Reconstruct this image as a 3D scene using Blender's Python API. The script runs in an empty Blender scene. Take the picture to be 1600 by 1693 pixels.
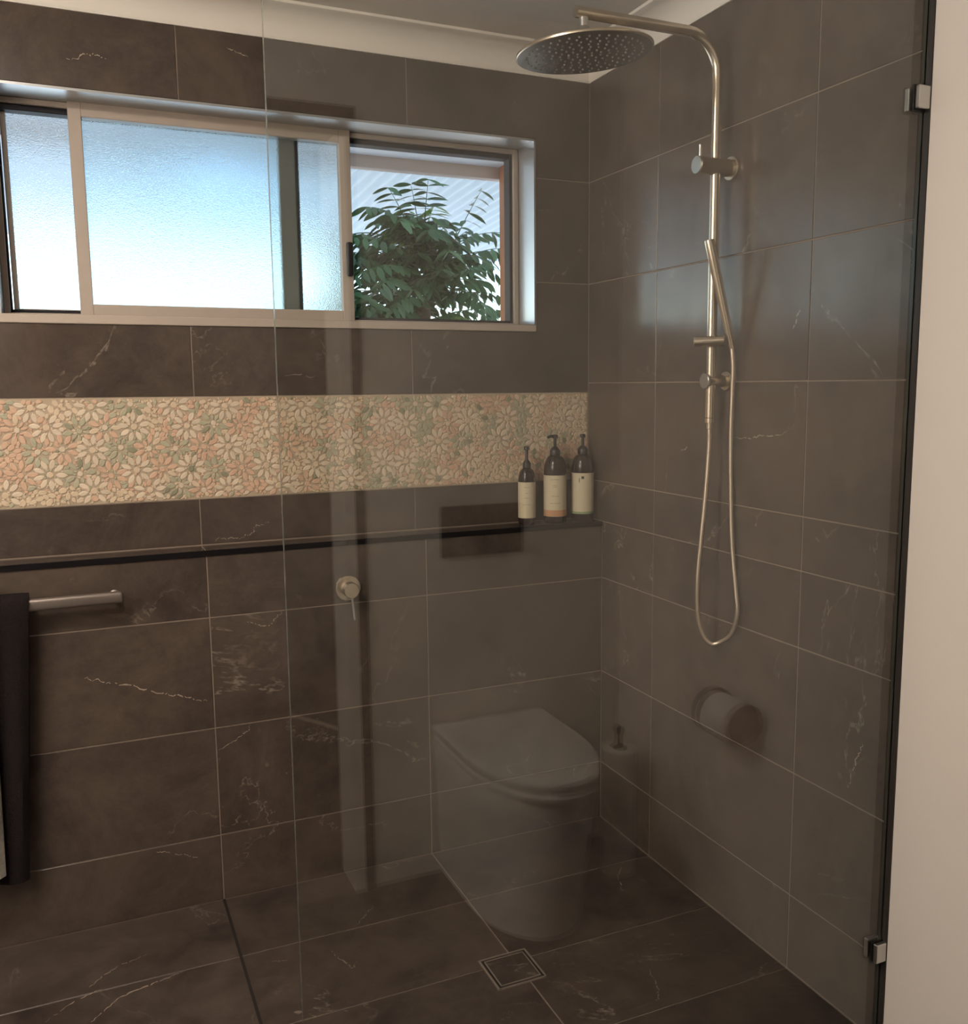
import bpy, bmesh, math, random
import numpy as np
from mathutils import Vector, Matrix

random.seed(7)
rng = np.random.default_rng(11)
S = bpy.context.scene
COL = S.collection

# ------------------------------------------------------------------ camera
cam_d = bpy.data.cameras.new('camera'); cam = bpy.data.objects.new('camera', cam_d); COL.objects.link(cam)
yaw, pitch, roll = 0.4258, -0.1386, -0.0072
cy_, sy_, cp_, sp_ = math.cos(yaw), math.sin(yaw), math.cos(pitch), math.sin(pitch)
fw = Vector((sy_*cp_, cy_*cp_, sp_)); rt = Vector((cy_, -sy_, 0)); up = rt.cross(fw)
r2 = math.cos(roll)*rt + math.sin(roll)*up; u2 = -math.sin(roll)*rt + math.cos(roll)*up
m = Matrix((r2, u2, -fw)).transposed().to_4x4(); m.translation = Vector((-1.4613, -2.6088, 1.3822))
cam.matrix_world = m
cam_d.sensor_fit = 'HORIZONTAL'; cam_d.sensor_width = 36; cam_d.lens = 1566.27/1600*36
cam_d.shift_x = (800-839.69)/1600; cam_d.shift_y = (854.83-846.5)/1600
cam_d.clip_start = .02
S.camera = cam

# ------------------------------------------------------------------ world, exposure
S.view_settings.view_transform = 'Standard'; S.view_settings.look = 'None'
S.view_settings.exposure = 0; S.view_settings.gamma = 1; S.view_settings.use_curve_mapping = False
W = bpy.data.worlds.new('world'); S.world = W; W.use_nodes = True
wn = W.node_tree.nodes; wl = W.node_tree.links
bg = wn['Background']; sky = wn.new('ShaderNodeTexSky'); sky.sky_type = 'NISHITA'
sky.sun_disc = False; sky.sun_elevation = math.radians(48); sky.sun_rotation = math.radians(150)
wl.new(sky.outputs[0], bg.inputs[0]); bg.inputs[1].default_value = 0.46
sun_d = bpy.data.lights.new('sun', 'SUN'); sun = bpy.data.objects.new('sun', sun_d); COL.objects.link(sun)
sun_d.energy = 9.5; sun_d.angle = math.radians(.6); sun_d.color = (1, .95, .88)
sun.rotation_euler = (math.radians(40), 0, math.radians(150)); sun.location = (2, 8, 9)
LAMP = 104.0       # ceiling light
VANITY = 57.0      # wall light over the vanity, left of the frame
S.cycles.max_bounces = 12; S.cycles.transparent_max_bounces = 12; S.cycles.transmission_bounces = 8
S.cycles.glossy_bounces = 5; S.cycles.diffuse_bounces = 5
S.cycles.caustics_reflective = False; S.cycles.caustics_refractive = True
S.cycles.sample_clamp_indirect = 4
S.cycles.use_denoising = True

# ------------------------------------------------------------------ materials
def new_mat(name):
    ma = bpy.data.materials.new(name); ma.use_nodes = True
    return ma, ma.node_tree.nodes, ma.node_tree.links, ma.node_tree.nodes['Principled BSDF']

def plain(name, col, rough=.5, metal=0, var=0.0, bump=0, bscale=60, spec=.5, emit=0):
    ma, n, l, b = new_mat(name)
    b.inputs['Base Color'].default_value = (*col, 1)
    b.inputs['Roughness'].default_value = rough; b.inputs['Metallic'].default_value = metal
    b.inputs['Specular IOR Level'].default_value = spec
    tc = n.new('ShaderNodeTexCoord')
    if var:
        nz = n.new('ShaderNodeTexNoise'); nz.inputs['Scale'].default_value = bscale*.3; nz.inputs['Detail'].default_value = 4
        l.new(tc.outputs['Object'], nz.inputs['Vector'])
        oi = n.new('ShaderNodeObjectInfo')
        ad = n.new('ShaderNodeMath'); ad.operation = 'MULTIPLY_ADD'; ad.inputs[1].default_value = .6; l.new(oi.outputs['Random'], ad.inputs[0]); l.new(nz.outputs['Fac'], ad.inputs[2])
        mr = n.new('ShaderNodeMapRange'); mr.inputs[1].default_value = .3; mr.inputs[2].default_value = 1.3
        mr.inputs[3].default_value = 1-var; mr.inputs[4].default_value = 1+var; l.new(ad.outputs[0], mr.inputs[0])
        mx = n.new('ShaderNodeVectorMath'); mx.operation = 'SCALE'; mx.inputs[0].default_value = col
        l.new(mr.outputs[0], mx.inputs['Scale']); l.new(mx.outputs[0], b.inputs['Base Color'])
    if bump:
        nb = n.new('ShaderNodeTexNoise'); nb.inputs['Scale'].default_value = bscale; nb.inputs['Detail'].default_value = 5
        l.new(tc.outputs['Object'], nb.inputs['Vector'])
        bp = n.new('ShaderNodeBump'); bp.inputs['Strength'].default_value = bump; bp.inputs['Distance'].default_value = .002
        l.new(nb.outputs['Fac'], bp.inputs['Height']); l.new(bp.outputs[0], b.inputs['Normal'])
    if emit:
        b.inputs['Emission Color'].default_value = (*col, 1); b.inputs['Emission Strength'].default_value = emit
    return ma

def tile_mat(name, base, dark, light, rough):
    ma, n, l, b = new_mat(name)
    tc = n.new('ShaderNodeTexCoord'); oi = n.new('ShaderNodeObjectInfo')
    off = n.new('ShaderNodeVectorMath'); off.operation = 'MULTIPLY_ADD'
    cv = n.new('ShaderNodeCombineXYZ')
    for i, k in enumerate((37.0, 91.0, 53.0)):
        mm = n.new('ShaderNodeMath'); mm.operation = 'MULTIPLY'; mm.inputs[1].default_value = k
        l.new(oi.outputs['Random'], mm.inputs[0]); l.new(mm.outputs[0], cv.inputs[i])
    ad = n.new('ShaderNodeVectorMath'); ad.operation = 'ADD'
    l.new(tc.outputs['Object'], ad.inputs[0]); l.new(cv.outputs[0], ad.inputs[1])
    V = ad.outputs[0]
    def noise(sc, det, dist=0, r=.6):
        z = n.new('ShaderNodeTexNoise'); z.inputs['Scale'].default_value = sc; z.inputs['Detail'].default_value = det
        z.inputs['Roughness'].default_value = r; z.inputs['Distortion'].default_value = dist; l.new(V, z.inputs['Vector']); return z.outputs['Fac']
    def math_(op, a, bb=None, c=None):
        q = n.new('ShaderNodeMath'); q.operation = op
        for i, v in enumerate((a, bb, c)):
            if v is None: continue
            if isinstance(v, (int, float)): q.inputs[i].default_value = v
            else: l.new(v, q.inputs[i])
        return q.outputs[0]
    def mrange(v, a, bb, c=0, d=1):
        q = n.new('ShaderNodeMapRange'); l.new(v, q.inputs[0])
        for i, k in enumerate((a, bb, c, d)): q.inputs[i+1].default_value = k
        return q.outputs[0]
    def mix(f, a, bb):
        q = n.new('ShaderNodeMix'); q.data_type = 'RGBA'
        if isinstance(f, float): q.inputs['Factor'].default_value = f
        else: l.new(f, q.inputs['Factor'])
        for s, v in ((6, a), (7, bb)):
            if isinstance(v, tuple): q.inputs[s].default_value = (*v, 1)
            else: l.new(v, q.inputs[s])
        return q.outputs[2]
    cloud = mrange(noise(3.2, 10, .5, .75), .36, .63)
    c0 = mix(cloud, dark, base)
    mott = mrange(noise(11, 9, .3, .72), .42, .80, 0, .5)
    c1 = mix(mott, c0, light)
    # thin chalky veins, broken up
    v1 = math_('ABSOLUTE', math_('SUBTRACT', noise(1.05, 7, .7, .6), .5))
    line = mrange(v1, .0008, .0045, 1, 0)
    gate = mrange(noise(2.6, 3), .47, .60)
    grain = mrange(noise(60, 3), .38, .58)
    vein = math_('MULTIPLY', math_('MULTIPLY', line, gate), grain)
    c2 = mix(math_('MULTIPLY', vein, .55), c1, (.30, .255, .215))
    # pale freckles
    sp = math_('MULTIPLY', mrange(noise(38, 2, .3), .69, .76), mrange(noise(3.7, 2), .52, .66))
    c3 = mix(math_('MULTIPLY', sp, .3), c2, (.26, .22, .19))
    l.new(c3, b.inputs['Base Color'])
    l.new(mrange(noise(9, 4), .3, .7, rough-.05, rough+.06), b.inputs['Roughness'])
    bp = n.new('ShaderNodeBump'); bp.inputs['Strength'].default_value = .03; bp.inputs['Distance'].default_value = .002
    l.new(noise(45, 5), bp.inputs['Height']); l.new(bp.outputs[0], b.inputs['Normal'])
    return ma

def clear_glass(name, tint, f0):
    ma = bpy.data.materials.new(name); ma.use_nodes = True
    n, l = ma.node_tree.nodes, ma.node_tree.links
    n.remove(n['Principled BSDF']); out = n['Material Output']
    lw = n.new('ShaderNodeLayerWeight'); lw.inputs['Blend'].default_value = .5
    p = n.new('ShaderNodeMath'); p.operation = 'POWER'; p.inputs[1].default_value = 5; l.new(lw.outputs['Facing'], p.inputs[0])
    q = n.new('ShaderNodeMath'); q.operation = 'MULTIPLY_ADD'; q.inputs[1].default_value = 1-f0; q.inputs[2].default_value = f0
    l.new(p.outputs[0], q.inputs[0])
    t = n.new('ShaderNodeBsdfTransparent'); t.inputs[0].default_value = (*tint, 1)
    g = n.new('ShaderNodeBsdfGlossy'); g.inputs['Roughness'].default_value = .0; g.inputs['Color'].default_value = (1, 1, 1, 1)
    mx = n.new('ShaderNodeMixShader'); l.new(q.outputs[0], mx.inputs[0]); l.new(t.outputs[0], mx.inputs[1]); l.new(g.outputs[0], mx.inputs[2])
    l.new(mx.outputs[0], out.inputs[0])
    return ma

def frosted(name):
    ma = bpy.data.materials.new(name); ma.use_nodes = True
    n, l = ma.node_tree.nodes, ma.node_tree.links
    n.remove(n['Principled BSDF']); out = n['Material Output']
    r = n.new('ShaderNodeBsdfRefraction'); r.inputs['Roughness'].default_value = .15; r.inputs['IOR'].default_value = 1.22
    r.inputs['Color'].default_value = (.91, .975, 1, 1)
    g = n.new('ShaderNodeBsdfGlossy'); g.inputs['Roughness'].default_value = .3; g.inputs['Color'].default_value = (1, 1, 1, 1)
    mx = n.new('ShaderNodeMixShader'); mx.inputs[0].default_value = .05
    tc = n.new('ShaderNodeTexCoord'); nz = n.new('ShaderNodeTexNoise'); nz.inputs['Scale'].default_value = 330; nz.inputs['Detail'].default_value = 2
    l.new(tc.outputs['Object'], nz.inputs['Vector'])
    bp = n.new('ShaderNodeBump'); bp.inputs['Strength'].default_value = .75; bp.inputs['Distance'].default_value = .0016
    l.new(nz.outputs['Fac'], bp.inputs['Height'])
    for s in (r, g): l.new(bp.outputs[0], s.inputs['Normal'])
    l.new(r.outputs[0], mx.inputs[1]); l.new(g.outputs[0], mx.inputs[2]); l.new(mx.outputs[0], out.inputs[0])
    return ma

M = {}
M['tile'] = tile_mat('brown_stone_tile', (.088, .067, .053), (.046, .035, .031), (.124, .096, .076), .20)
M['floor_tile'] = tile_mat('brown_floor_tile', (.068, .052, .042), (.028, .021, .019), (.130, .102, .084), .36)
M['grout'] = plain('grout', (.21, .165, .135), .9, var=.15)
M['cream_grout'] = plain('mosaic_grout', (.40, .325, .24), .9, var=.1)
M['plaster'] = plain('painted_plaster', (.71, .665, .62), .55, bump=.12, bscale=40)
M['rear_plaster'] = plain('rear_plaster', (.84, .81, .76), .6, bump=.1, bscale=40)
M['ceiling'] = plain('ceiling_paint', (.82, .78, .72), .7, bump=.05, bscale=30)
M['white'] = plain('white_ceramic', (.82, .80, .77), .12)
M['gloss_white'] = plain('gloss_trim_paint', (.84, .80, .74), .3)
M['nickel'] = plain('brushed_nickel', (.62, .54, .44), .27, 1.0, var=.06, bscale=90)
M['nickel_pale'] = plain('pale_nickel', (.60, .60, .58), .3, 1.0)
M['rail_grey'] = plain('gunmetal_rail', (.26, .22, .20), .42, .8)
M['black'] = plain('black_plastic', (.012, .011, .012), .35)
M['black_trim'] = plain('black_trim', (.006, .005, .006), .7, spec=.1)
M['dark_strip'] = plain('dark_strip', (.016, .013, .012), .6)
M['frame'] = plain('taupe_powder_coat', (.42, .36, .31), .45, var=.04)
M['frame_dark'] = plain('dark_frame_channel', (.014, .014, .018), .6, spec=.2)
M['alu'] = plain('aluminium_lining', (.55, .56, .57), .3, .85)
M['pane'] = frosted('frosted_pane')
M['glass'] = clear_glass('shower_glass', (.97, .98, .972), .055)
M['glass_edge'] = plain('glass_edge', (.075, .080, .068), .2)
M['seal'] = plain('dark_seal', (.02, .017, .015), .5)
M['towel'] = plain('charcoal_towel', (.015, .0115, .0115), .95, spec=.05, var=.3, bump=1, bscale=350)
M['pale_towel'] = plain('pale_grey_towel', (.52, .49, .43), .95, var=.3, bump=1, bscale=300)
M['amber'] = plain('dark_amber_plastic', (.016, .009, .008), .16, spec=.3)
M['label'] = plain('cream_label', (.60, .53, .38), .6, var=.04)
M['orange_band'] = plain('orange_band', (.52, .27, .14), .6)
M['green_band'] = plain('green_band', (.24, .33, .18), .6)
M['ink'] = plain('faded_ink', (.36, .31, .20), .7)
M['dark_ink'] = plain('dark_ink', (.03, .03, .025), .7)
M['petal'] = plain('cream_petal_stone', (.62, .52, .40), .5, var=.14, bscale=40)
M['pink'] = plain('pink_stone_chip', (.57, .385, .275), .5, var=.12, bscale=60)
M['green'] = plain('green_stone_chip', (.42, .40, .285), .5, var=.18, bscale=60)
M['beige'] = plain('beige_stone_chip', (.54, .43, .31), .5, var=.18, bscale=60)
M['darkgreen'] = plain('dark_green_stone_chip', (.25, .245, .165), .5, var=.2, bscale=60)
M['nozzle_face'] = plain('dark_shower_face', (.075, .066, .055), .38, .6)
M['nozzle'] = plain('pale_nozzle', (.30, .29, .27), .4)
M['timber'] = plain('orange_timber', (.50, .20, .09), .55, var=.25, bscale=14)
M['soffit'] = plain('soffit_paint', (.84, .89, .95), .6)
M['beam'] = plain('beam_paint', (.58, .50, .46), .6)
M['iron'] = plain('pale_blue_corrugated_iron', (.34, .46, .56), .5, var=.05, bscale=3)
M['ground'] = plain('pale_paving', (.74, .73, .70), .9, var=.1, bscale=4)
M['fence'] = plain('white_rendered_wall', (.80, .80, .78), .8)
M['leaf'] = plain('leaf_green', (.055, .14, .055), .45, var=.35, bscale=9)
M['leaf_light'] = plain('young_leaf_green', (.17, .32, .06), .45, var=.3, bscale=9)
M['bark'] = plain('bark', (.10, .075, .055), .9, var=.3, bump=1, bscale=30)
M['paper'] = plain('tissue_paper', (.80, .77, .73), .9)
M['lamp'] = plain('lamp_glow', (1.0, .88, .755), .5, emit=LAMP)
M['vanity'] = plain('vanity_glow', (1.0, .88, .755), .5, emit=VANITY)
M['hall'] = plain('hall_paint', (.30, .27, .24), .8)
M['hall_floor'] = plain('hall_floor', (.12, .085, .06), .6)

# ------------------------------------------------------------------ mesh helpers
def link(name, me, mat=None, parent=None, loc=(0, 0, 0)):
    o = bpy.data.objects.new(name, me); COL.objects.link(o); o.location = loc
    if mat is not None and me is not None and not me.materials: me.materials.append(mat)
    if parent: o.parent = parent
    return o
def from_bm(bm, name, mat, parent=None, smooth=False, loc=(0, 0, 0)):
    bmesh.ops.recalc_face_normals(bm, faces=bm.faces[:])
    me = bpy.data.meshes.new(name); bm.to_mesh(me); bm.free()
    if smooth:
        for p in me.polygons: p.use_smooth = True
        me.set_sharp_from_angle(angle=math.radians(38))
    return link(name, me, mat, parent, loc)
def B(): return bmesh.new()
def abox(bm, x0, x1, y0, y1, z0, z1, bev=0, seg=2):
    r = bmesh.ops.create_cube(bm, size=1)
    vs = r['verts']
    for v in vs:
        v.co = Vector(((x0+x1)/2+v.co.x*(x1-x0), (y0+y1)/2+v.co.y*(y1-y0), (z0+z1)/2+v.co.z*(z1-z0)))
    if bev:
        es = list({e for v in vs for e in v.link_edges})
        bmesh.ops.bevel(bm, geom=es, offset=bev, segments=seg, profile=.5, affect='EDGES')
def box(name, b6, mat, parent=None, bev=0, seg=2):
    bm = B(); abox(bm, *b6, bev=bev, seg=seg); return from_bm(bm, name, mat, parent, smooth=bev > 0)
def frames(pts):
    T = []
    for i in range(len(pts)):
        a = pts[max(i-1, 0)]; b = pts[min(i+1, len(pts)-1)]; T.append((b-a).normalized())
    ref = Vector((0, 0, 1)) if abs(T[0].z) < .9 else Vector((0, 1, 0))
    N = (ref - T[0]*ref.dot(T[0])).normalized(); out = []
    for t in T:
        N = (N - t*N.dot(t)).normalized(); out.append((t, N, t.cross(N)))
    return out
def atube(bm, pts, rad, seg=12, caps=True):
    pts = [Vector(p) for p in pts]
    rs = rad if isinstance(rad, (list, tuple)) else [rad]*len(pts)
    rings = []
    for p, (t, n, b), r in zip(pts, frames(pts), rs):
        rings.append([bm.verts.new(p+(n*math.cos(2*math.pi*k/seg)+b*math.sin(2*math.pi*k/seg))*r) for k in range(seg)])
    for a, b in zip(rings, rings[1:]):
        for k in range(seg): bm.faces.new((a[k], a[(k+1) % seg], b[(k+1) % seg], b[k]))
    if caps:
        bm.faces.new(rings[0][::-1]); bm.faces.new(rings[-1])
def tube(name, pts, rad, mat, parent=None, seg=12):
    bm = B(); atube(bm, pts, rad, seg); return from_bm(bm, name, mat, parent, True)
def catmull(P, n=8):
    P = [Vector(p) for p in P]; Q = [P[0]*2-P[1]]+P+[P[-1]*2-P[-2]]; out = []
    for i in range(1, len(Q)-2):
        for k in range(n):
            t = k/n; a, b, c, d = Q[i-1:i+3]
            out.append(.5*((2*b)+(c-a)*t+(2*a-5*b+4*c-d)*t*t+(3*b-a-3*c+d)*t**3))
    out.append(P[-1]); return out
def alathe(bm, prof, c, axis=(0, 0, 1), seg=24):
    ax = Vector(axis).normalized(); c = Vector(c)
    rf = Vector((1, 0, 0)) if abs(ax.x) < .9 else Vector((0, 1, 0))
    n = (rf-ax*rf.dot(ax)).normalized(); b = ax.cross(n); rings = []
    for r, h in prof:
        if r < 1e-6: rings.append([bm.verts.new(c+ax*h)])
        else: rings.append([bm.verts.new(c+ax*h+(n*math.cos(2*math.pi*k/seg)+b*math.sin(2*math.pi*k/seg))*r) for k in range(seg)])
    for A, Bq in zip(rings, rings[1:]):
        for k in range(seg):
            k2 = (k+1) % seg
            if len(A) == 1 and len(Bq) == 1: continue
            if len(A) == 1: bm.faces.new((A[0], Bq[k2], Bq[k]))
            elif len(Bq) == 1: bm.faces.new((A[k], A[k2], Bq[0]))
            else: bm.faces.new((A[k], A[k2], Bq[k2], Bq[k]))
def lathe(name, prof, c, mat, parent=None, axis=(0, 0, 1), seg=24):
    bm = B(); alathe(bm, prof, c, axis, seg); return from_bm(bm, name, mat, parent, True)
def cyl_prof(r, h0, h1, ch=.001): return [(0, h0), (r-ch, h0), (r, h0+ch), (r, h1-ch), (r-ch, h1), (0, h1)]

def empty(name, loc, label=None, cat=None, group=None):
    o = bpy.data.objects.new(name, None); COL.objects.link(o); o.location = loc; o.empty_display_size = .05
    if label: tag(o, label, cat, group)
    return o
def tag(o, label, cat, group=None):
    o['label'] = label; o['category'] = cat
    if group: o['group'] = group
    return o
def struct(o, label=None, cat=None):
    o['kind'] = 'structure'
    if label: o['label'] = label
    if cat: o['category'] = cat
    return o
def keep(o, root):
    bpy.context.view_layer.update()
    o.parent = root; o.matrix_parent_inverse = Matrix.Translation(-Vector(root.location)); return o
def adopt(root, objs):
    for o in objs: o.parent = root; o.matrix_parent_inverse = Matrix.Translation(-Vector(root.location))

# ------------------------------------------------------------------ tiles
def offset_poly(p, d):
    n = len(p); out = []
    area = sum(p[i][0]*p[(i+1) % n][1]-p[(i+1) % n][0]*p[i][1] for i in range(n))
    s = 1 if area > 0 else -1
    for i in range(n):
        a, b, c = p[i-1], p[i], p[(i+1) % n]
        def nrm(q, w):
            dx, dy = w[0]-q[0], w[1]-q[1]; L = math.hypot(dx, dy); return (-dy/L*s, dx/L*s)
        n1, n2 = nrm(a, b), nrm(b, c)
        out.append((b[0]+d*(n1[0]+n2[0]), b[1]+d*(n1[1]+n2[1])) if abs(n1[0]*n2[0]+n1[1]*n2[1]) < .5 else (b[0]+d*n1[0], b[1]+d*n1[1]))
    return out
CACHE = {}
def tile_mesh(poly, to3, thick, ch, key):
    k = (key, tuple((round(a, 4), round(b, 4)) for a, b in poly))
    if k in CACHE: return CACHE[k]
    bm = B()
    rings = [[bm.verts.new(to3(a, b, w)) for a, b in pp] for pp, w in ((poly, -thick), (poly, -ch), (offset_poly(poly, ch), 0))]
    n = len(poly)
    for A, Q in zip(rings, rings[1:]):
        for i in range(n): bm.faces.new((A[i], A[(i+1) % n], Q[(i+1) % n], Q[i]))
    bm.faces.new(rings[-1]); bm.faces.new(rings[0][::-1])
    bmesh.ops.recalc_face_normals(bm, faces=bm.faces[:])
    me = bpy.data.meshes.new('tile'); bm.to_mesh(me); bm.free(); CACHE[k] = me
    return me
def cut(rect, hole):
    """rectangle minus hole: polygon (maybe L shaped) or None"""
    x0, x1, z0, z1 = rect
    if not hole: return [(x0, z0), (x1, z0), (x1, z1), (x0, z1)]
    a0, a1, b0, b1 = hole
    if a1 <= x0 or a0 >= x1 or b1 <= z0 or b0 >= z1: return [(x0, z0), (x1, z0), (x1, z1), (x0, z1)]
    fullx = a0 <= x0 and a1 >= x1; fullz = b0 <= z0 and b1 >= z1
    if fullx and fullz: return None
    if fullx: return cut((x0, x1, b1, z1), None) if b0 <= z0 else cut((x0, x1, z0, b0), None)
    if fullz: return cut((a1, x1, z0, z1), None) if a0 <= x0 else cut((x0, a0, z0, z1), None)
    L = a0 <= x0; D = b0 <= z0
    if L and D: return [(a1, z0), (x1, z0), (x1, z1), (x0, z1), (x0, b1), (a1, b1)]
    if L and not D: return [(x0, z0), (x1, z0), (x1, z1), (a1, z1), (a1, b0), (x0, b0)]
    if not L and D: return [(x0, z0), (a0, z0), (a0, b1), (x1, b1), (x1, z1), (x0, z1)]
    return [(x0, z0), (x1, z0), (x1, b0), (a0, b0), (a0, z1), (x0, z1)]
def tiles(parent, us, vs, to3, key, mat, hole=None, gap=.0034, thick=.0030, ch=.0008, skip=None):
    for u0, u1 in zip(us, us[1:]):
        for v0, v1 in zip(vs, vs[1:]):
            if skip and skip(u0, u1, v0, v1): continue
            g = gap/2
            p = cut((u0+g, u1-g, v0+g, v1-g), hole)
            if not p: continue
            cx = sum(q[0] for q in p)/len(p); cz = sum(q[1] for q in p)/len(p)
            bb = [min(q[0] for q in p), max(q[0] for q in p), min(q[1] for q in p), max(q[1] for q in p)]
            cx, cz = (bb[0]+bb[1])/2, (bb[2]+bb[3])/2
            pl = [(q[0]-cx, q[1]-cz) for q in p]
            me = tile_mesh(pl, lambda a, b, w: to3(a, b, w, False), thick, ch, key)
            link('tile', me, mat, parent, to3(cx, cz, 0, True))
def plane_back(y):
    def f(a, b, w, glob): return Vector((a, (y if glob else 0)-w, b))
    return f
def plane_right(x):
    def f(a, b, w, glob): return Vector(((x if glob else 0)-w, a, b))
    return f
def plane_floor(z):
    def f(a, b, w, glob): return Vector((a, b, (z if glob else 0)+w))
    return f

GR = .0018                       # joints lie this far behind the tile faces
XA, XB = -1.1756, -.5756
XS = [-2.976, -2.376, -1.776, XA, XB, 0.0]
ZL = .963                        # ledge top
YH = -.090                       # face of the half-height wall
ZROWS = [0, .1862, .4862, .7862]
ZT = 2.272; ZC = 2.345
WX0, WX1, WZ0, WZ1 = -1.612, -.182, 1.541, 2.094
YR = [-1.276, -.976, -.376]
REAR = -2.32

# back wall (upper): backing with the window opening
bm = B()
for b6 in ((-3, WX0, GR, .22, 0, ZC), (WX1, .12, GR, .22, 0, ZC), (WX0, WX1, GR, .22, 0, WZ0), (WX0, WX1, GR, .22, WZ1, ZC)): abox(bm, *b6)
wall_back = struct(from_bm(bm, 'wall_back', M['grout']), 'dark brown stone tiled window wall above the ledge', 'wall')
to = plane_back(0)
hole = (WX0-.002, WX1+.002, WZ0-.002, WZ1+.002)
tiles(wall_back, XS, [ZL+.002, 1.0885], to, 'b', M['tile'])
tiles(wall_back, XS, [1.3575, 1.6862, 1.9862, ZT], to, 'b', M['tile'], hole)
# half-height wall under the ledge
wall_half = struct(box('wall_half', (-3, .0, YH+GR, .009, 0, ZL-GR), M['grout']), 'half height brown tiled wall with ledge on top', 'wall')
tiles(wall_half, XS, ZROWS+[ZL-.012], plane_back(YH), 'b', M['tile'])
tiles(wall_half, XS, [YH+.003, 0], plane_floor(ZL), 'f', M['tile'])
et = box('edge_trim', (-2.99, -.001, YH-.004, YH+.004, ZL-.0135, ZL+.0005), M['black_trim'], wall_half); et['label'] = 'black metal edge strip along the ledge front'
# right wall
wall_right = struct(box('wall_right', (GR, .14, -2.32, .22, 0, ZC), M['grout']), 'brown stone tiled shower wall carrying the shower rail', 'wall')
tiles(wall_right, [-1.276, -.976, -.376, YH], ZROWS+[ZL], plane_right(0), 'r', M['tile'])
tiles(wall_right, [-1.276, -.976, -.376, 0], [ZL, 1.0862, 1.3862, 1.6862, 1.9862, ZT], plane_right(0), 'r', M['tile'])
wp = box('wall_right_painted', (-.004, .009, REAR, -1.277, 0, ZC), M['plaster'])
struct(wp, 'warm white painted wall beside the shower screen', 'wall')
# floor
floor = struct(box('floor', (-3.0, .12, -2.45, .0, -.12, -GR), M['grout']), 'dark brown stone tiled bathroom floor', 'floor')
DR = (-.6575, -.5305, -.766, -.639)
YF = [-2.32, -2.176, -1.876, -1.576, -1.276, -.976, -.676, -.376, YH]
tiles(floor, XS, YF, plane_floor(0), 'f', M['floor_tile'], hole=DR)
ws = box('trim_1', (XA-.0035, XA+.0035, -1.276, YH, -.004, .0012), M['dark_strip']); struct(ws, 'dark metal strip edging the shower floor', 'trim')
# ceiling, cornices
ceil = struct(box('ceiling', (-3.05, .14, -2.45, .22, ZC, ZC+.1), M['ceiling']), 'cream painted bathroom ceiling', 'ceiling')
def cornice(name, a, b, inward, label):
    """cove profile swept between two points of the wall line"""
    a, b, n = Vector(a), Vector(b), Vector(inward)
    prof = [(0, -.074), (.006, -.074), (.008, -.068)]
    for k in range(9):
        t = math.radians(90*k/8); prof.append((.008+.062*(1-math.cos(t)), -.068+.060*math.sin(t)))
    prof += [(.074, -.006), (.076, 0), (0, 0)]
    bm = B(); ra = [bm.verts.new(a+n*p[0]+Vector((0, 0, p[1]))) for p in prof]; rb = [bm.verts.new(b+n*p[0]+Vector((0, 0, p[1]))) for p in prof]
    k = len(prof)
    for i in range(k): bm.faces.new((ra[i], ra[(i+1) % k], rb[(i+1) % k], rb[i]))
    bm.faces.new(ra); bm.faces.new(rb[::-1])
    return struct(from_bm(bm, name, M['ceiling'], smooth=True), label, 'cornice')
cornice('trim_2', (-3, .004, ZC), (.004, .004, ZC), (0, -1, 0), 'cream cove cornice above the window wall')
cornice('trim_3', (.004, .004, ZC), (.004, REAR, ZC), (-1, 0, 0), 'cream cove cornice above the shower wall')
# left and entry walls, hall
struct(box('wall_left', (-3.12, -3.0, -2.45, .22, 0, ZC), M['plaster']), 'white painted side wall of the bathroom', 'wall')
DX0, DX1, DZ = -1.86, -.81, 2.068
bm = B()
for b6 in ((-3, DX0, -2.44, REAR, 0, ZC), (DX1, .009, -2.44, REAR, 0, ZC), (DX0, DX1, -2.44, REAR, DZ, ZC)): abox(bm, *b6)
struct(from_bm(bm, 'wall_entry', M['rear_plaster']), 'pale painted entry wall with the doorway and the toilet', 'wall')
bm = B()
for b6 in ((DX1-.030, DX1, -2.45, REAR+.012, 0, DZ-.075), (DX0, DX0+.02, -2.45, REAR+.012, 0, DZ)): abox(bm, *b6)
d1 = struct(from_bm(bm, 'door_1', M['gloss_white']), 'white painted jamb lining of the doorway', 'door')
box('jamb_shadow', (DX1-.001, DX1+.028, REAR, REAR+.006, 0, DZ), M['dark_strip'], d1)  # dark strip painted in as the shadow along the jamb
box('opening_shade', (DX0, DX1+.028, -2.45, REAR+.010, DZ-.075, DZ), M['dark_strip'], d1)  # added dark box, stands for the unlit top of the doorway opening
bm = B()
for b6 in ((-3, -2.9, -4.6, -2.45, 0, 2.5), (.1, .2, -4.6, -2.45, 0, 2.5), (-3, .2, -4.7, -4.6, 0, 2.5), (-3, .2, -4.7, -2.44, 2.5, 2.6), (-3, .2, -2.45, -2.44, ZC, 2.5)): abox(bm, *b6)
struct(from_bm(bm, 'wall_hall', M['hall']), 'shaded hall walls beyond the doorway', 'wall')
struct(box('floor_hall', (-3, .2, -4.7, -2.45, -.12, 0), M['hall_floor']), 'dark hall floor beyond the doorway', 'floor')

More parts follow.
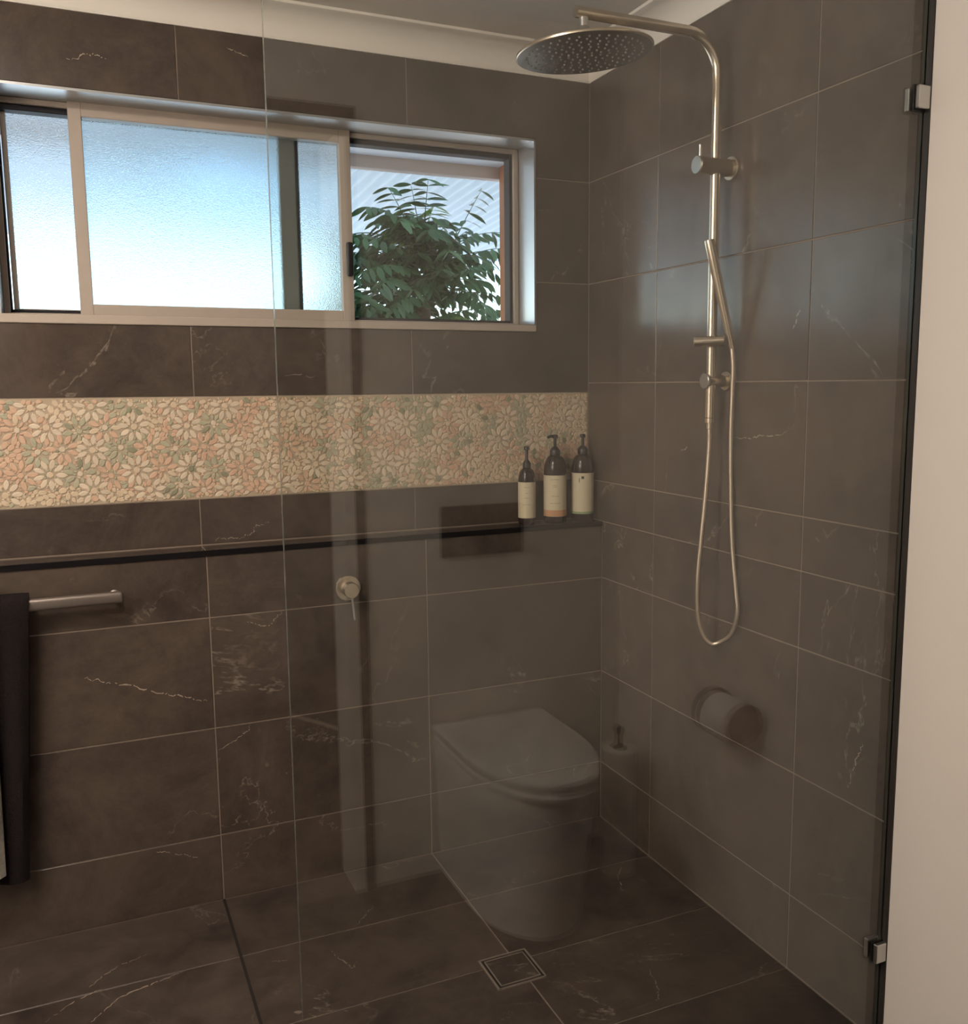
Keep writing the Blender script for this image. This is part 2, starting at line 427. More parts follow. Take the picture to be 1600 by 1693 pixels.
# pale mineral veins that cross single tiles, traced where they lie on the surfaces
M['vein'] = plain('pale_mineral_vein', (.29, .235, .19), .6, var=.25, bscale=200)
def vein(parent, pts, to3, width=.0022, gap=.25):
    random.seed(int(abs(pts[0][0]*9173)+abs(pts[0][1]*3331))); P = [Vector((a, b, 0)) for a, b in pts]; L = catmull(P, 14); bm = B(); prev = None
    off = 0
    for k, p in enumerate(L):
        t = (L[min(k+1, len(L)-1)]-L[max(k-1, 0)]).normalized(); n = Vector((-t.y, t.x, 0))
        off = off*.7+random.uniform(-.003, .003); w = width*random.uniform(.25, 1)*(.4+.6*math.sin(math.pi*k/(len(L)-1)))
        c = p+n*off
        cur = [bm.verts.new(to3(q.x, q.y, -.00015, True)) for q in (c-n*w*.5, c+n*w*.5)]
        if prev and random.random() > gap: bm.faces.new((prev[0], cur[0], cur[1], prev[1]))
        prev = cur
    return from_bm(bm, 'mineral_vein', M['vein'], parent)
for pts, w_ in (([(-1.481, .667), (-1.44, .652), (-1.371, .627), (-1.299, .6), (-1.248, .583), (-1.189, .561)], .0045), ([(-1.086, .762), (-1.032, .749), (-1.002, .769), (-.990, .783)], .003), ([(-1.17, .425), (-1.108, .456), (-1.083, .480)], .003), ([(-1.352, .177), (-1.293, .161), (-1.233, .134)], .003)):
    vein(wall_half, pts, plane_back(YH-.0003), w_)
for pts, w_ in (([(-1.142, .971), (-1.118, .982), (-1.078, .976), (-1.046, .987), (-1.029, 1.006), (-.996, 1.01)], .0035), ([(-1.426, 2.159), (-1.378, 2.176), (-1.338, 2.174)], .004), ([(-1.052, 2.233), (-1.0, 2.218)], .004), ([(-.939, 1.413), (-.857, 1.41)], .002)):
    vein(wall_back, pts, plane_back(-.0003), w_)
for pts, w_ in (([(-1.606, -.443), (-1.525, -.38), (-1.478, -.378)], .004), ([(-1.515, -.485), (-1.45, -.424), (-1.37, -.393), (-1.313, -.380)], .005), ([(-1.525, -.36), (-1.458, -.295), (-1.384, -.27)], .004), ([(-.881, -.366), (-.846, -.327), (-.816, -.292)], .004), ([(-.091, -.380), (-.145, -.444), (-.174, -.519)], .004), ([(-.3, -.836), (-.327, -.924), (-.349, -.95)], .004), ([(-.971, -.441), (-.943, -.536), (-.924, -.518)], .004), ([(-1.11, -.431), (-1.075, -.439)], .004)):
    vein(floor, pts, lambda a, b, w, g: Vector((a, b, .00035)), w_)
for pts, w_ in (([(-1.18, .63), (-1.165, .584), (-1.143, .521)], .004), ([(-.73, 1.253), (-.81, 1.257), (-.914, 1.275)], .003), ([(-.502, 1.206), (-.538, 1.219)], .0035), ([(-.923, 1.499), (-.949, 1.543)], .005)):
    vein(wall_right, pts, plane_right(-.0003), w_)

# ------------------------------------------------------------------ mosaic band
Z0, Z1, MX0 = 1.089, 1.357, -2.70
wall_mosaic = struct(box('wall_mosaic', (MX0, -.0015, .001, .009, Z0, Z1), M['cream_grout']), 'flower patterned stone mosaic band below the window', 'mosaic')
P_ = (1566.269, 839.69, 854.83)
def on_back(px, py):
    d = fw + r2*((px-P_[1])/P_[0]) - u2*((py-P_[2])/P_[0]); c = cam.matrix_world.translation
    t = -c.y/d.y; return (c.x+t*d.x, c.z+t*d.z)
whites = [(160,110),(245,215),(480,105),(490,335),(265,465),(500,550),(710,210),(725,440),(795,545),(920,95),(990,205),(1010,430),(1210,540),(1190,100),(1210,315),(1405,200),(1410,415),(1475,520),(30,575)]
pinks = [(555,215),(860,435),(1080,315),(1270,205),(1280,425),(1080,545),(110,470),(790,325),(90,230),(590,470),(330,330)]
greens = [(425,460),(420,235),(200,345),(640,320),(930,325),(1130,190),(690,90),(960,520),(1140,440),(1490,300)]
w2 = [(110,85),(175,180),(340,90),(345,265),(180,370),(350,445),(505,165),(615,175),(505,365),(615,355),(770,260),(770,440),(760,85),(910,160),(920,340),(1060,250),(1100,150),(1240,75),(1370,150),(1460,75),(1240,250),(40,460),(555,450)]
p2 = [(290,180),(40,280),(815,175),(1050,75),(1110,310),(140,465),(845,460),(1280,150),(570,265)]
g2 = [(240,280),(395,180),(235,100),(700,150),(1170,110),(390,350),(660,80),(1300,250),(450,80),(880,250),(700,400)]
def conv(a, sc, ox, oy): return [on_back(ox+x/sc, oy+y/sc) for x, y in a]
FL = []
for col, l1, l2 in (('petal', whites, w2), ('pink', pinks, p2), ('green', greens, g2)):
    for q in conv(l1, 3.2, 0, 640)+conv(l2, 2.909, 460, 640): FL.append((col, q))
for i in range(9):
    for j in range(3): FL.append(((('petal', 'pink', 'petal', 'green'))[(i*3+j*2) % 4], (-1.70-.118*i-.05*(j % 2), 1.135+.09*j+random.uniform(-.015, .015))))
R_ = .001; NX, NZ = int((0-MX0)/R_), int((Z1-Z0)/R_)
occ = np.zeros((NX, NZ), bool)
def raster(poly):
    p = np.array(poly); x0, x1 = p[:, 0].min(), p[:, 0].max(); z0, z1 = p[:, 1].min(), p[:, 1].max()
    i0, i1 = int((x0-MX0)/R_), int((x1-MX0)/R_)+1; j0, j1 = int((z0-Z0)/R_), int((z1-Z0)/R_)+1
    if i0 < 1 or j0 < 1 or i1 >= NX-2 or j1 >= NZ-1: return None
    gx, gz = np.meshgrid(MX0+(np.arange(i0, i1)+.5)*R_, Z0+(np.arange(j0, j1)+.5)*R_, indexing='ij')
    ins = np.ones(gx.shape, bool); n = len(p)
    ar = sum(p[i][0]*p[(i+1) % n][1]-p[(i+1) % n][0]*p[i][1] for i in range(n)); s = 1 if ar > 0 else -1
    for i in range(n):
        a, b = p[i], p[(i+1) % n]; ins &= s*((b[0]-a[0])*(gz-a[1])-(b[1]-a[1])*(gx-a[0])) >= 0
    return slice(i0, i1), slice(j0, j1), ins
def place(poly, tol):
    r = raster(poly)
    if r is None or r[2].sum() < 8: return False
    sub = occ[r[0], r[1]]
    if (sub & r[2]).sum() > tol*r[2].sum(): return False
    sub |= r[2]; return True
def chip(bm, poly, h=.0022, dome=.35):
    cx = sum(p[0] for p in poly)/len(poly); cz = sum(p[1] for p in poly)/len(poly)
    a = [bm.verts.new((x, .001, z)) for x, z in poly]
    b = [bm.verts.new((x, .001-h*.7, z)) for x, z in poly]
    c = [bm.verts.new((cx+(x-cx)*.72, .001-h, cz+(z-cz)*.72)) for x, z in poly]
    n = len(poly)
    for A, Q in ((a, b), (b, c)):
        for i in range(n): bm.faces.new((A[i], A[(i+1) % n], Q[(i+1) % n], Q[i]))
    bm.faces.new(c)
PET = [(.0125, 0), (.019, .0052), (.028, .0066), (.035, .0045), (.040, 0), (.035, -.0045), (.028, -.0066), (.019, -.0052)]
def petal_poly(c, ang, s=1.0, w=1.0):
    ca, sa = math.cos(ang), math.sin(ang)
    return [(c[0]+s*(x*ca-w*y*sa), c[1]+s*(x*sa+w*y*ca)) for x, y in PET]
def ngon(c, r, n, ph=0, jit=0): return [(c[0]+r*(1+random.uniform(-jit, jit))*math.cos(ph+2*math.pi*i/n), c[1]+r*(1+random.uniform(-jit, jit))*math.sin(ph+2*math.pi*i/n)) for i in range(n)]
chips = {k: B() for k in ('petal', 'pink', 'green', 'beige', 'darkgreen')}
bm = B(); chip(bm, [(x-.026, y) for x, y in PET]); bmesh.ops.recalc_face_normals(bm, faces=bm.faces[:])
pet_me = bpy.data.meshes.new('petal'); bm.to_mesh(pet_me); bm.free(); pet_me.materials.append(M['petal'])
n_pet = 0
for col, c in FL:
    if col == 'petal':
        n = 9; ph = random.uniform(0, 1); p = ngon(c, .0085, 8)
        if place(p, .3): chip(chips['beige' if random.random() < .8 else 'darkgreen'], p)
        for k in range(n):
            a = ph+2*math.pi*k/n; q = petal_poly(c, a)
            if not place(q, .12): continue
            if n_pet < 300:
                o = link('petal', pet_me, None, wall_mosaic, (c[0]+.026*math.cos(a), 0, c[1]+.026*math.sin(a))); o.rotation_euler = (0, -a, 0); n_pet += 1
            else: chip(chips['petal'], q)
for col, c in FL:
    if col != 'petal':
        n = 9; ph = random.uniform(0, 1); p = ngon(c, .0075, 7)
        if place(p, .2): chip(chips['petal' if random.random() < .7 else col], p)
        for k in range(n):
            q = petal_poly(c, ph+2*math.pi*k/n)
            if place(q, .12): chip(chips[col if random.random() < .86 else ('darkgreen' if col == 'green' else 'beige')], q)
            else:
                q = petal_poly(c, ph+2*math.pi*k/n, .62)
                if place(q, .12): chip(chips[col], q)
tone = [(random.uniform(MX0, 0), random.uniform(Z0, Z1), random.choice(['pink', 'beige', 'beige', 'green', 'beige', 'pink'])) for _ in range(135)]
for r, tries in ((.0105, 6000), (.0075, 14000), (.005, 21000), (.0036, 14000)):
    for _ in range(tries):
        c = (random.uniform(MX0, 0), random.uniform(Z0, Z1))
        i, j = min(NX-1, int((c[0]-MX0)/R_)), min(NZ-1, int((c[1]-Z0)/R_))
        if occ[i, j]: continue
        a = random.uniform(0, 3.14); e = random.uniform(.55, .8)
        q = ngon((0, 0), r, 6, 0, .12); q = [(c[0]+x*math.cos(a)-e*z*math.sin(a), c[1]+x*math.sin(a)+e*z*math.cos(a)) for x, z in q]
        if place(q, .1):
            t = min(tone, key=lambda T: (T[0]-c[0])**2+(T[1]-c[1])**2)[2] if random.random() < .75 else random.choice(['petal', 'beige', 'green', 'pink'])
            if random.random() < .035: t = 'darkgreen'
            chip(chips[t], q)
for k, nm in (('petal', 'cream_petal_chips'), ('pink', 'pink_chips'), ('green', 'green_chips'), ('beige', 'beige_chips'), ('darkgreen', 'dark_green_chips')):
    o = from_bm(chips[k], nm, M[k], wall_mosaic); o['kind'] = 'stuff'

# ------------------------------------------------------------------ window
FY = .105     # front of the fixed frame
win = empty('window_1', (WX0, 0, WZ0)); struct(win, 'wide taupe aluminium sliding window with frosted panes, right part open', 'window')
def wbox(name, b6, mat, parent, bev=.002): return box(name, b6, mat, parent, bev, 1)
def ring(bm, x0, x1, z0, z1, y0, y1, l, r, t, b):
    abox(bm, x0, x0+l, y0, y1, z0, z1, .0015, 1); abox(bm, x1-r, x1, y0, y1, z0, z1, .0015, 1)
    abox(bm, x0+l, x1-r, y0, y1, z1-t, z1, .0015, 1); abox(bm, x0+l, x1-r, y0, y1, z0, z0+b, .0015, 1)
parts = []
bm = B()
abox(bm, WX0, WX1, -.004, FY, WZ1-.006, WZ1); abox(bm, WX1-.006, WX1, -.004, FY, WZ0, WZ1); abox(bm, WX0, WX0+.006, -.004, FY, WZ0, WZ1)
o = from_bm(bm, 'reveal_lining', M['alu']); o['label'] = 'bright metal lining of the window reveal'; parts.append(o)
o = wbox('sill', (WX0, WX1, -.006, FY, WZ0-.002, WZ0+.020), M['frame'], None); parts.append(o)
bm = B(); ring(bm, WX0+.006, WX1-.006, WZ0+.018, WZ1-.006, FY, FY+.070, .015, .016, .014, .012)
o = from_bm(bm, 'window_frame', M['frame']); parts.append(o)
bm = B(); ring(bm, WX0+.021, WX1-.022, WZ0+.030, WZ1-.020, FY+.010, FY+.050, .004, .010, .014, .008)
o = from_bm(bm, 'frame_channel', M['frame_dark']); o['label'] = 'dark inner track of the window frame'; parts.append(o)
SX0, SX1 = -1.431, -.713
bm = B(); ring(bm, SX0, SX1, WZ0+.024, WZ1-.004, FY-.012, FY+.018, .031, .032, .036, .030)
sash = from_bm(bm, 'sliding_sash', M['frame']); parts.append(sash)
box('frosted_pane', (SX0+.028, SX1-.028, FY+.001, FY+.006, WZ0+.050, WZ1-.036), M['pane'], sash)
box('mohair_strip', (SX1-.005, SX1+.004, FY+.018, FY+.030, WZ0+.03, WZ1-.02), M['frame_dark'], sash)
bm = B(); abox(bm, SX1-.022, SX1-.002, FY-.028, FY-.012, 1.69, 1.785, .006, 2)
from_bm(bm, 'latch', M['black'], sash, True)
bm = B(); ring(bm, WX0+.028, -.858, WZ0+.030, WZ1-.020, FY+.034, FY+.058, .012, .046, .012, .012)
fx = from_bm(bm, 'fixed_panel', M['frame']); parts.append(fx)
box('frosted_pane', (WX0+.035, -.90, FY+.043, FY+.048, WZ0+.040, WZ1-.030), M['pane'], fx)
box('mohair_strip', (-.860, -.851, FY+.028, FY+.05, WZ0+.03, WZ1-.02), M['frame_dark'], fx)
adopt(win, parts)

# ------------------------------------------------------------------ shower screen
GY0, GY1 = -1.263, -1.253
scr = empty('shower_screen', (-.6, -1.258, 0), 'clear frameless glass shower screen fixed to the right wall', 'screen')
gl = box('glass_panel', (-1.2015, -.006, GY0, GY1, .004, 2.12), M['glass'])
gl.data.materials.append(M['glass_edge'])
for p in gl.data.polygons:
    if abs(p.normal.y) < .5: p.material_index = 1
sl = box('seal', (-.006, .0, -1.2765, -1.2600, .0, 2.12), M['seal'])
adopt(scr, [gl, sl])
for z in (.2145, 1.896):
    bm = B(); abox(bm, -.032, -.002, -1.276, -1.2655, z-.0205, z+.0205, .0015, 1); abox(bm, -.032, -.002, -1.2505, -1.240, z-.0205, z+.0205, .0015, 1)
    abox(bm, -.005, -.001, -1.274, -1.242, z-.0205, z+.0205)
    c = from_bm(bm, 'wall_clamp', M['nickel_pale']); adopt(scr, [c])
    k = box('gasket', (-.036, -.003, -1.2655, -1.2632, z-.0245, z+.0225), M['black'], None); k.parent = c

# ------------------------------------------------------------------ shower set
SY = -.695
col = empty('shower_column', (0, SY, 1.888), 'brushed nickel shower rail with overhead arm and large round rain head', 'shower')
arc = [(-.05, SY, 1.300), (-.05, SY, 1.5), (-.05, SY, 1.9), (-.05, SY, 2.09)]
for k in range(1, 9):
    t = math.radians(90*k/8); arc.append((-.05-.085*(1-math.cos(t)), SY, 2.093+.085*math.sin(t)))
arc += [(-.2, SY, 2.178), (-.3, SY, 2.178), (-.425, SY, 2.178)]
pieces = [tube('riser_pipe', arc, .0122, M['nickel'], seg=18)]
dv = lathe('diverter', [(0, 0), (.028, 0), (.028, .006), (.0265, .008), (.0205, .008), (.0205, .100), (.0195, .101), (0, .101)], (-.001, SY, 1.888), M['nickel'], axis=(-1, 0, 0), seg=28)
pieces.append(dv)
fc = lathe('diverter_cap', cyl_prof(.0200, 0, .004), (-.101, SY, 1.888), M['nickel_pale'], dv, axis=(-1, 0, 0), seg=28); fc['label'] = 'pale flat end cap of the diverter'
tube('diverter_pin', [(-.094, SY, 1.905), (-.094, SY, 1.934)], .0035, M['nickel_pale'], dv)
lb = lathe('lower_bracket', [(0, 0), (.024, 0), (.024, .005), (.0225, .007), (.0150, .007), (.0150, .066), (0, .066)], (-.001, SY, 1.388), M['nickel'], axis=(-1, 0, 0), seg=24); pieces.append(lb)
lathe('bracket_cap', cyl_prof(.0185, 0, .006), (-.064, SY, 1.388), M['nickel_pale'], lb, axis=(-1, 0, 0), seg=24)
a, b = Vector((-.096, -.688, 1.481)), Vector((-.040, -.733, 1.483))
bm = B(); alathe(bm, cyl_prof(.0130, 0, (b-a).length), a, (b-a), 20)
sd = from_bm(bm, 'slider_holder', M['nickel'], None, True); pieces.append(sd)
pieces.append(lathe('hose_connector', [(0, 0), (.0085, 0), (.0085, .014), (.0125, .015), (.0125, .026), (.0095, .027), (.0095, .04), (0, .04)], (-.05, SY, 1.272), M['nickel'], seg=18))
HC = Vector((-.405, SY-.004, 2.100)); tilt = math.radians(4.5)
hax = Vector((math.sin(tilt), 0, -math.cos(tilt)))
bj = lathe('ball_joint', [(0, 0), (.010, .0), (.010, .018), (.014, .022), (.0155, .031), (.014, .040), (.011, .044), (.017, .050), (.017, .060), (0, .060)], (HC.x, SY, 2.168), M['nickel_pale'], axis=(0, 0, -1)); pieces.append(bj)
hd = lathe('rain_head', [(0, 0), (.146, 0), (.1495, .002), (.150, .004), (.1495, .007), (.147, .008)], HC, M['nickel'], axis=hax, seg=64); pieces.append(hd)
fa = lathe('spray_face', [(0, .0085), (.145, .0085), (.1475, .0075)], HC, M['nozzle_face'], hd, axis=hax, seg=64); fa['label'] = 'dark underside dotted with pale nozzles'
bm = B()
ex = Vector((math.cos(tilt), 0, math.sin(tilt))); ey = Vector((0, 1, 0))
for ri, (rr, nn) in enumerate(((.018, 6), (.036, 12), (.054, 18), (.072, 22), (.090, 28), (.108, 32), (.126, 38))):
    for k in range(nn):
        t = 2*math.pi*k/nn+ri*.3
        alathe(bm, [(.0027, 0), (.0022, .0030), (0, .0034)], HC+hax*.0084+ex*(rr*math.cos(t))+ey*(rr*math.sin(t)), hax, 6)
nz = from_bm(bm, 'nozzles', M['nozzle'], hd, True); nz['kind'] = 'stuff'
adopt(col, pieces)
# hand shower in its holder, hose hanging in a loop
hs = empty('hand_shower', (-.03, -.735, 1.48), 'slim stick hand shower with its hose looping down the wall', 'hand shower')
s0, s1 = Vector((-.022, -.738, 1.466)), Vector((-.088, -.728, 1.715))
d = (s1-s0).normalized()
st = lathe('stick', [(0, 0), (.0085, 0), (.0095, .02), (.0100, .10), (.0120, .20), (.0122, .252), (.0112, .257), (0, .257)], s0, M['nickel'], axis=d, seg=18)
n_ = d.cross(Vector((0, 1, 0))).normalized()
sf = box('spray_strip', (-.004, .004, -.0016, .0016, -.045, .045), M['nozzle'], None)
sf.rotation_euler = d.to_track_quat('Z', 'Y').to_euler(); sf.location = s0+d*.205+Vector((0, .0123, 0)).normalized()*.0118
hose_pts = [s0, (-.0185, -.740, 1.42), (-.017, -.737, 1.36), (-.016, -.735, 1.25), (-.015, -.738, 1.14), (-.015, -.748, 1.0), (-.015, -.768, .88), (-.015, -.776, .825), (-.018, -.760, .770), (-.028, -.730, .742), (-.045, -.712, .735), (-.063, -.700, .762), (-.0735, -.695, .815), (-.0765, -.695, .896), (-.069, -.695, .99), (-.058, -.695, 1.107), (-.0505, -.695, 1.22), (-.05, -.695, 1.274)]
ho = tube('hose', catmull(hose_pts, 8), .0056, plain('woven_steel_hose', (.66, .56, .46), .35, .9), seg=10)
adopt(hs, [st, sf, ho])
# wall mixer
mx = empty('shower_mixer', (-.807, YH, .831), 'round brushed nickel mixer with pin lever on the half wall', 'mixer')
pl = lathe('backplate', [(0, 0), (.0355, 0), (.036, .001), (.036, .006), (.0345, .0085), (0, .0085)], (-.807, YH, .831), M['nickel'], axis=(0, -1, 0), seg=40)
kb = lathe('mixer_body', [(0, .008), (.0215, .008), (.0215, .046), (.020, .048), (0, .048)], (-.807, YH, .831), M['nickel'], axis=(0, -1, 0), seg=32)
lv = tube('lever_pin', [(-.804, YH-.036, .812), (-.802, YH-.038, .78), (-.800, YH-.040, .748)], .0036, M['nickel_pale'])
adopt(mx, [pl, kb, lv])

# ------------------------------------------------------------------ floor drain
dr = empty('floor_drain', (-.594, -.7025, 0), 'square tile insert floor drain with thin metal rim', 'drain')
bm = B(); ring2 = [(DR[0]+.002, DR[1]-.002, DR[2]+.002, DR[3]-.002)]
x0, x1, y0, y1 = ring2[0]
for b6 in ((x0, x0+.003, y0, y1), (x1-.003, x1, y0, y1), (x0, x1, y0, y0+.003), (x0, x1, y1-.003, y1)): abox(bm, *b6, -.0016, .0014)
o1 = from_bm(bm, 'drain_rim', plain('dull_steel', (.36, .30, .26), .45, .5))
bm = B(); i0, i1, j0, j1 = x0+.010, x1-.010, y0+.010, y1-.010
for b6 in ((i0, i0+.0022, j0, j1), (i1-.0022, i1, j0, j1), (i0, i1, j0, j0+.0022), (i0, i1, j1-.0022, j1)): abox(bm, *b6, -.0016, .0014)
o2 = from_bm(bm, 'insert_rim', o1.data.materials[0])
o3 = box('insert_tile', (i0+.0022, i1-.0022, j0+.0022, j1-.0022, -.0016, .0004), M['floor_tile'])
o4 = box('drain_pan', (x0+.003, x1-.003, y0+.003, y1-.003, -.0017, -.0012), M['black'])
adopt(dr, [o1, o2, o3, o4])

# ------------------------------------------------------------------ bottles
def bottle(x, y, R, h_body, sh, neck_h, pump_h, lab0, lab1, label, name_ang, band=None):
    t = empty('pump_bottle', (x, y, ZL), label, 'bottle', 'pump bottles on the ledge')
    c = (x, y, ZL+.0003)
    prof = [(0, 0), (R*.86, 0), (R*.97, .004), (R, .010), (R, h_body)]
    for k in range(1, 9):
        a = math.radians(90*k/8); prof.append((R*.36+(R*.64)*math.cos(a)**.9 if k < 8 else R*.36, h_body+sh*math.sin(a)))
    prof += [(R*.34, h_body+sh+.004), (0, h_body+sh+.004)]
    b_ = lathe('bottle_body', prof, c, M['amber'], seg=36)
    z = h_body+sh
    p_ = lathe('pump', [(0, z), (R*.44, z), (R*.46, z+.002), (R*.46, z+.015), (R*.40, z+.018), (R*.26, z+.024), (.0045, z+.027), (.0045, z+pump_h-.012), (.0085, z+pump_h-.010), (.0085, z+pump_h-.001), (.007, z+pump_h), (0, z+pump_h)], c, M['black'], seg=20)
    ca, sa = math.cos(name_ang), math.sin(name_ang)
    tube('spout', [(x, y, ZL+z+pump_h-.004), (x+.014*ca, y+.014*sa, ZL+z+pump_h-.004), (x+.024*ca, y+.024*sa, ZL+z+pump_h-.008)], [.0055, .0045, .0038], M['black'], p_, 10)
    rl = R+.0005
    l_ = lathe('paper_label', [(R-.001, lab0), (rl, lab0), (rl, lab1), (R-.001, lab1)], c, M['label'], seg=36)
    l_['label'] = 'cream paper label wrapped round the bottle'
    # printed lines lie on the side that faces the room
    dirc = math.atan2(-2.6-y, -1.46-x)
    def mark(z0, z1, w, mat, shift=0, nm='print_line', n=6):
        bm = B(); rr = rl+.0003
        vs = [[bm.verts.new((x+rr*math.cos(dirc+shift+(k/n-.5)*w/rr), y+rr*math.sin(dirc+shift+(k/n-.5)*w/rr), ZL+zz)) for k in range(n+1)] for zz in (z0, z1)]
        for k in range(n): bm.faces.new((vs[0][k], vs[0][k+1], vs[1][k+1], vs[1][k]))
        return from_bm(bm, nm, mat, l_)
    if band == 'orange':
        mark(lab0+.001, lab0+.020, 2*R*1.35, M['orange_band'], 0, 'orange_band', 16)
        for dz, w in ((.112, .030), (.095, .012), (.090, .012), (.062, .024), (.040, .034)): mark(lab0+dz, lab0+dz+.002, w, M['ink'])
    elif band == 'green':
        mark(lab0+.0005, lab0+.0075, 2*R*1.35, M['green_band'], 0, 'green_band', 16)
        bm = B()
        # drop shaped mark and small square mark near the top of the label
        mark(lab1-.026, lab1-.016, .0022, M['dark_ink'], -.27, 'drop_mark', 3); mark(lab1-.0295, lab1-.026, .0012, M['dark_ink'], -.27, 'drop_mark', 3); mark(lab1-.016, lab1-.0125, .0012, M['dark_ink'], -.27, 'drop_mark', 3)
        mark(lab1-.017, lab1-.009, .0085, M['dark_ink'], .02, 'square_mark'); bm.free()
    else:
        for dz, w in ((.092, .018), (.075, .010), (.060, .016), (.040, .026)): mark(lab0+dz, lab0+dz+.0018, w, M['ink'])
    adopt(t, [b_, p_, l_])
bottle(-.236, -.046, .0262, .130, .040, 0, .066, .022, .130, 'small dark pump bottle, plain cream label, leftmost and shortest of three', -1.9)
bottle(-.141, -.047, .0345, .150, .056, 0, .062, .022, .147, 'tall dark pump bottle with orange band at label foot, between two others', 3.0, 'orange')
bottle(-.0455, -.047, .0345, .150, .056, 0, .062, .024, .150, 'tall dark pump bottle with green label foot, in the wall corner', -1.9, 'green')

# ------------------------------------------------------------------ towel rail, towels
tr = empty('towel_rail', (-1.65, YH, .875), 'dark grey square towel rail on the half wall', 'towel rail')
h_ = .0150
bm = B(); abox(bm, -2.03, -1.381, YH-.060, YH-.040, .873-h_, .873+h_, .0085, 4)
rb = from_bm(bm, 'rail_bar', M['rail_grey'], None, True)
for x in (-2.00, -1.400):
    q = lathe('rail_post', [(0, 0), (.012, 0), (.012, .004), (.0075, .006), (.0075, .045), (0, .045)], (x, YH, .871), M['rail_grey'], axis=(0, -1, 0), seg=18); adopt(tr, [q])
adopt(tr, [rb])
def towel(name, x0, x1, z_front, z_back, yc, thick, r, mat, label, seed, flare=0, lift=0):
    """a cloth folded over the bar: outer and inner skins with ripples"""
    random.seed(seed); bm = B(); prof = []
    zt = .875+h_+thick*.6+lift
    for k in range(18): prof.append((yc-r, z_front+(zt-.02-z_front)*k/17))
    for k in range(1, 8):
        a = math.pi*k/8; prof.append((yc-r*math.cos(a), zt-.02+.024*math.sin(a)))
    for k in range(10): prof.append((yc+r, zt-.02-(zt-.02-z_back)*k/9))
    nx = 26; G = []
    for k, (y, z) in enumerate(prof):
        row = []
        for i in range(nx+1):
            u = i/nx; x = x0+(x1-x0)*u; low = max(0, (zt-z))/(zt-z_front)
            x += -flare*low*u
            rip = .010*math.sin(u*29+seed)*low+.004*math.sin(u*41+z*6)*low
            edge = -.012*max(0, (u-.93)/.07)**2*(1 if y < yc else -1)
            row.append(Vector((x, y+(rip if y < yc else -rip*.3)-edge*.6, z)))
        G.append(row)
    def skin(off):
        out = []
        for k, row in enumerate(G):
            t = (G[min(k+1, len(G)-1)][0]-G[max(k-1, 0)][0]).normalized(); n = Vector((0, -t.z, t.y)) if True else None
            n = Vector((1, 0, 0)).cross(t).normalized()
            out.append([bm.verts.new(v+n*off) for v in row])
        return out
    A, Q = skin(thick/2), skin(-thick/2)
    for s in (A, Q):
        for k in range(len(s)-1):
            for i in range(nx): bm.faces.new((s[k][i], s[k][i+1], s[k+1][i+1], s[k+1][i]))
    for k in range(len(A)-1):
        for i in (0, nx): bm.faces.new((A[k][i], A[k+1][i], Q[k+1][i], Q[k][i]))
    for k in (0, len(A)-1):
        for i in range(nx): bm.faces.new((A[k][i], A[k][i+1], Q[k][i+1], Q[k][i]))
    o = from_bm(bm, name, mat, None, True); tag(o, label, 'towel'); return o
YB = YH-.050
towel('bath_towel', -1.97, -1.588, .20, .42, YB, .010, .0215, M['towel'], 'charcoal bath towel folded over the left end of the rail', 3, .045)
towel('hand_towel', -1.96, -1.668, .235, .50, YB, .009, .053, M['pale_towel'], 'pale grey towel hung in front of the charcoal towel', 3, .012, .020)

# ------------------------------------------------------------------ camera side of the room, seen mirrored in the glass
def dshape(w, l, ycen_back, n=14):
    """D outline: straight back at y = back, round front toward +y"""
    pts = [(-w/2, 0)]; s = l-w*.80
    pts.append((-w/2, s))
    for k in range(1, n):
        a = math.pi-math.pi*k/n; pts.append((w/2*math.cos(a), s+w*.80*math.sin(a)))
    pts += [(w/2, s), (w/2, 0)]
    return pts
def prism(name, layers, mat, cx, yb):
    bm = B(); R0 = []
    for pts, z in layers: R0.append([bm.verts.new((cx+x, yb+y, z)) for x, y in pts])
    n = len(R0[0])
    for A, Q in zip(R0, R0[1:]):
        for i in range(n): bm.faces.new((A[i], A[(i+1) % n], Q[(i+1) % n], Q[i]))
    bm.faces.new(R0[0][::-1]); bm.faces.new(R0[-1])
    return from_bm(bm, name, mat, None, True)
to_ = empty('toilet', (-.444, REAR, 0), 'white back-to-wall toilet under the black flush plate', 'toilet')
D = dshape
a1 = prism('pan', [(D(.30, .44, 0), .001), (D(.31, .45, 0), .10), (D(.325, .490, 0), .30), (D(.338, .505, 0), .385), (D(.333, .50, 0), .39)], M['white'], -.436, REAR+.001)
a2 = prism('seat', [(D(.332, .496, 0), .392), (D(.342, .510, 0), .397), (D(.342, .510, 0), .408), (D(.332, .500, 0), .412)], M['white'], -.436, REAR+.012)
a3 = prism('lid', [(D(.332, .494, 0), .415), (D(.342, .506, 0), .420), (D(.342, .506, 0), .436), (D(.328, .492, 0), .443)], M['white'], -.436, REAR+.012)
adopt(to_, [a1, a2, a3])
fp = empty('flush_plate', (-.449, REAR, .983), 'black rectangular flush plate on the entry wall', 'flush plate')
f1 = box('plate', (-.572, -.326, REAR, REAR+.010, .912, 1.054), M['black'], None, .003)
f2 = box('button', (-.560, -.452, REAR+.0095, REAR+.014, .925, 1.041), M['black'], None, .003)
f3 = box('button', (-.446, -.338, REAR+.0095, REAR+.014, .925, 1.041), M['black'], None, .003)
adopt(fp, [f1, f2, f3])
tb = empty('toilet_brush', (-.125, -2.11, 0), 'white toilet brush holder with dark knob beside the toilet', 'toilet brush')
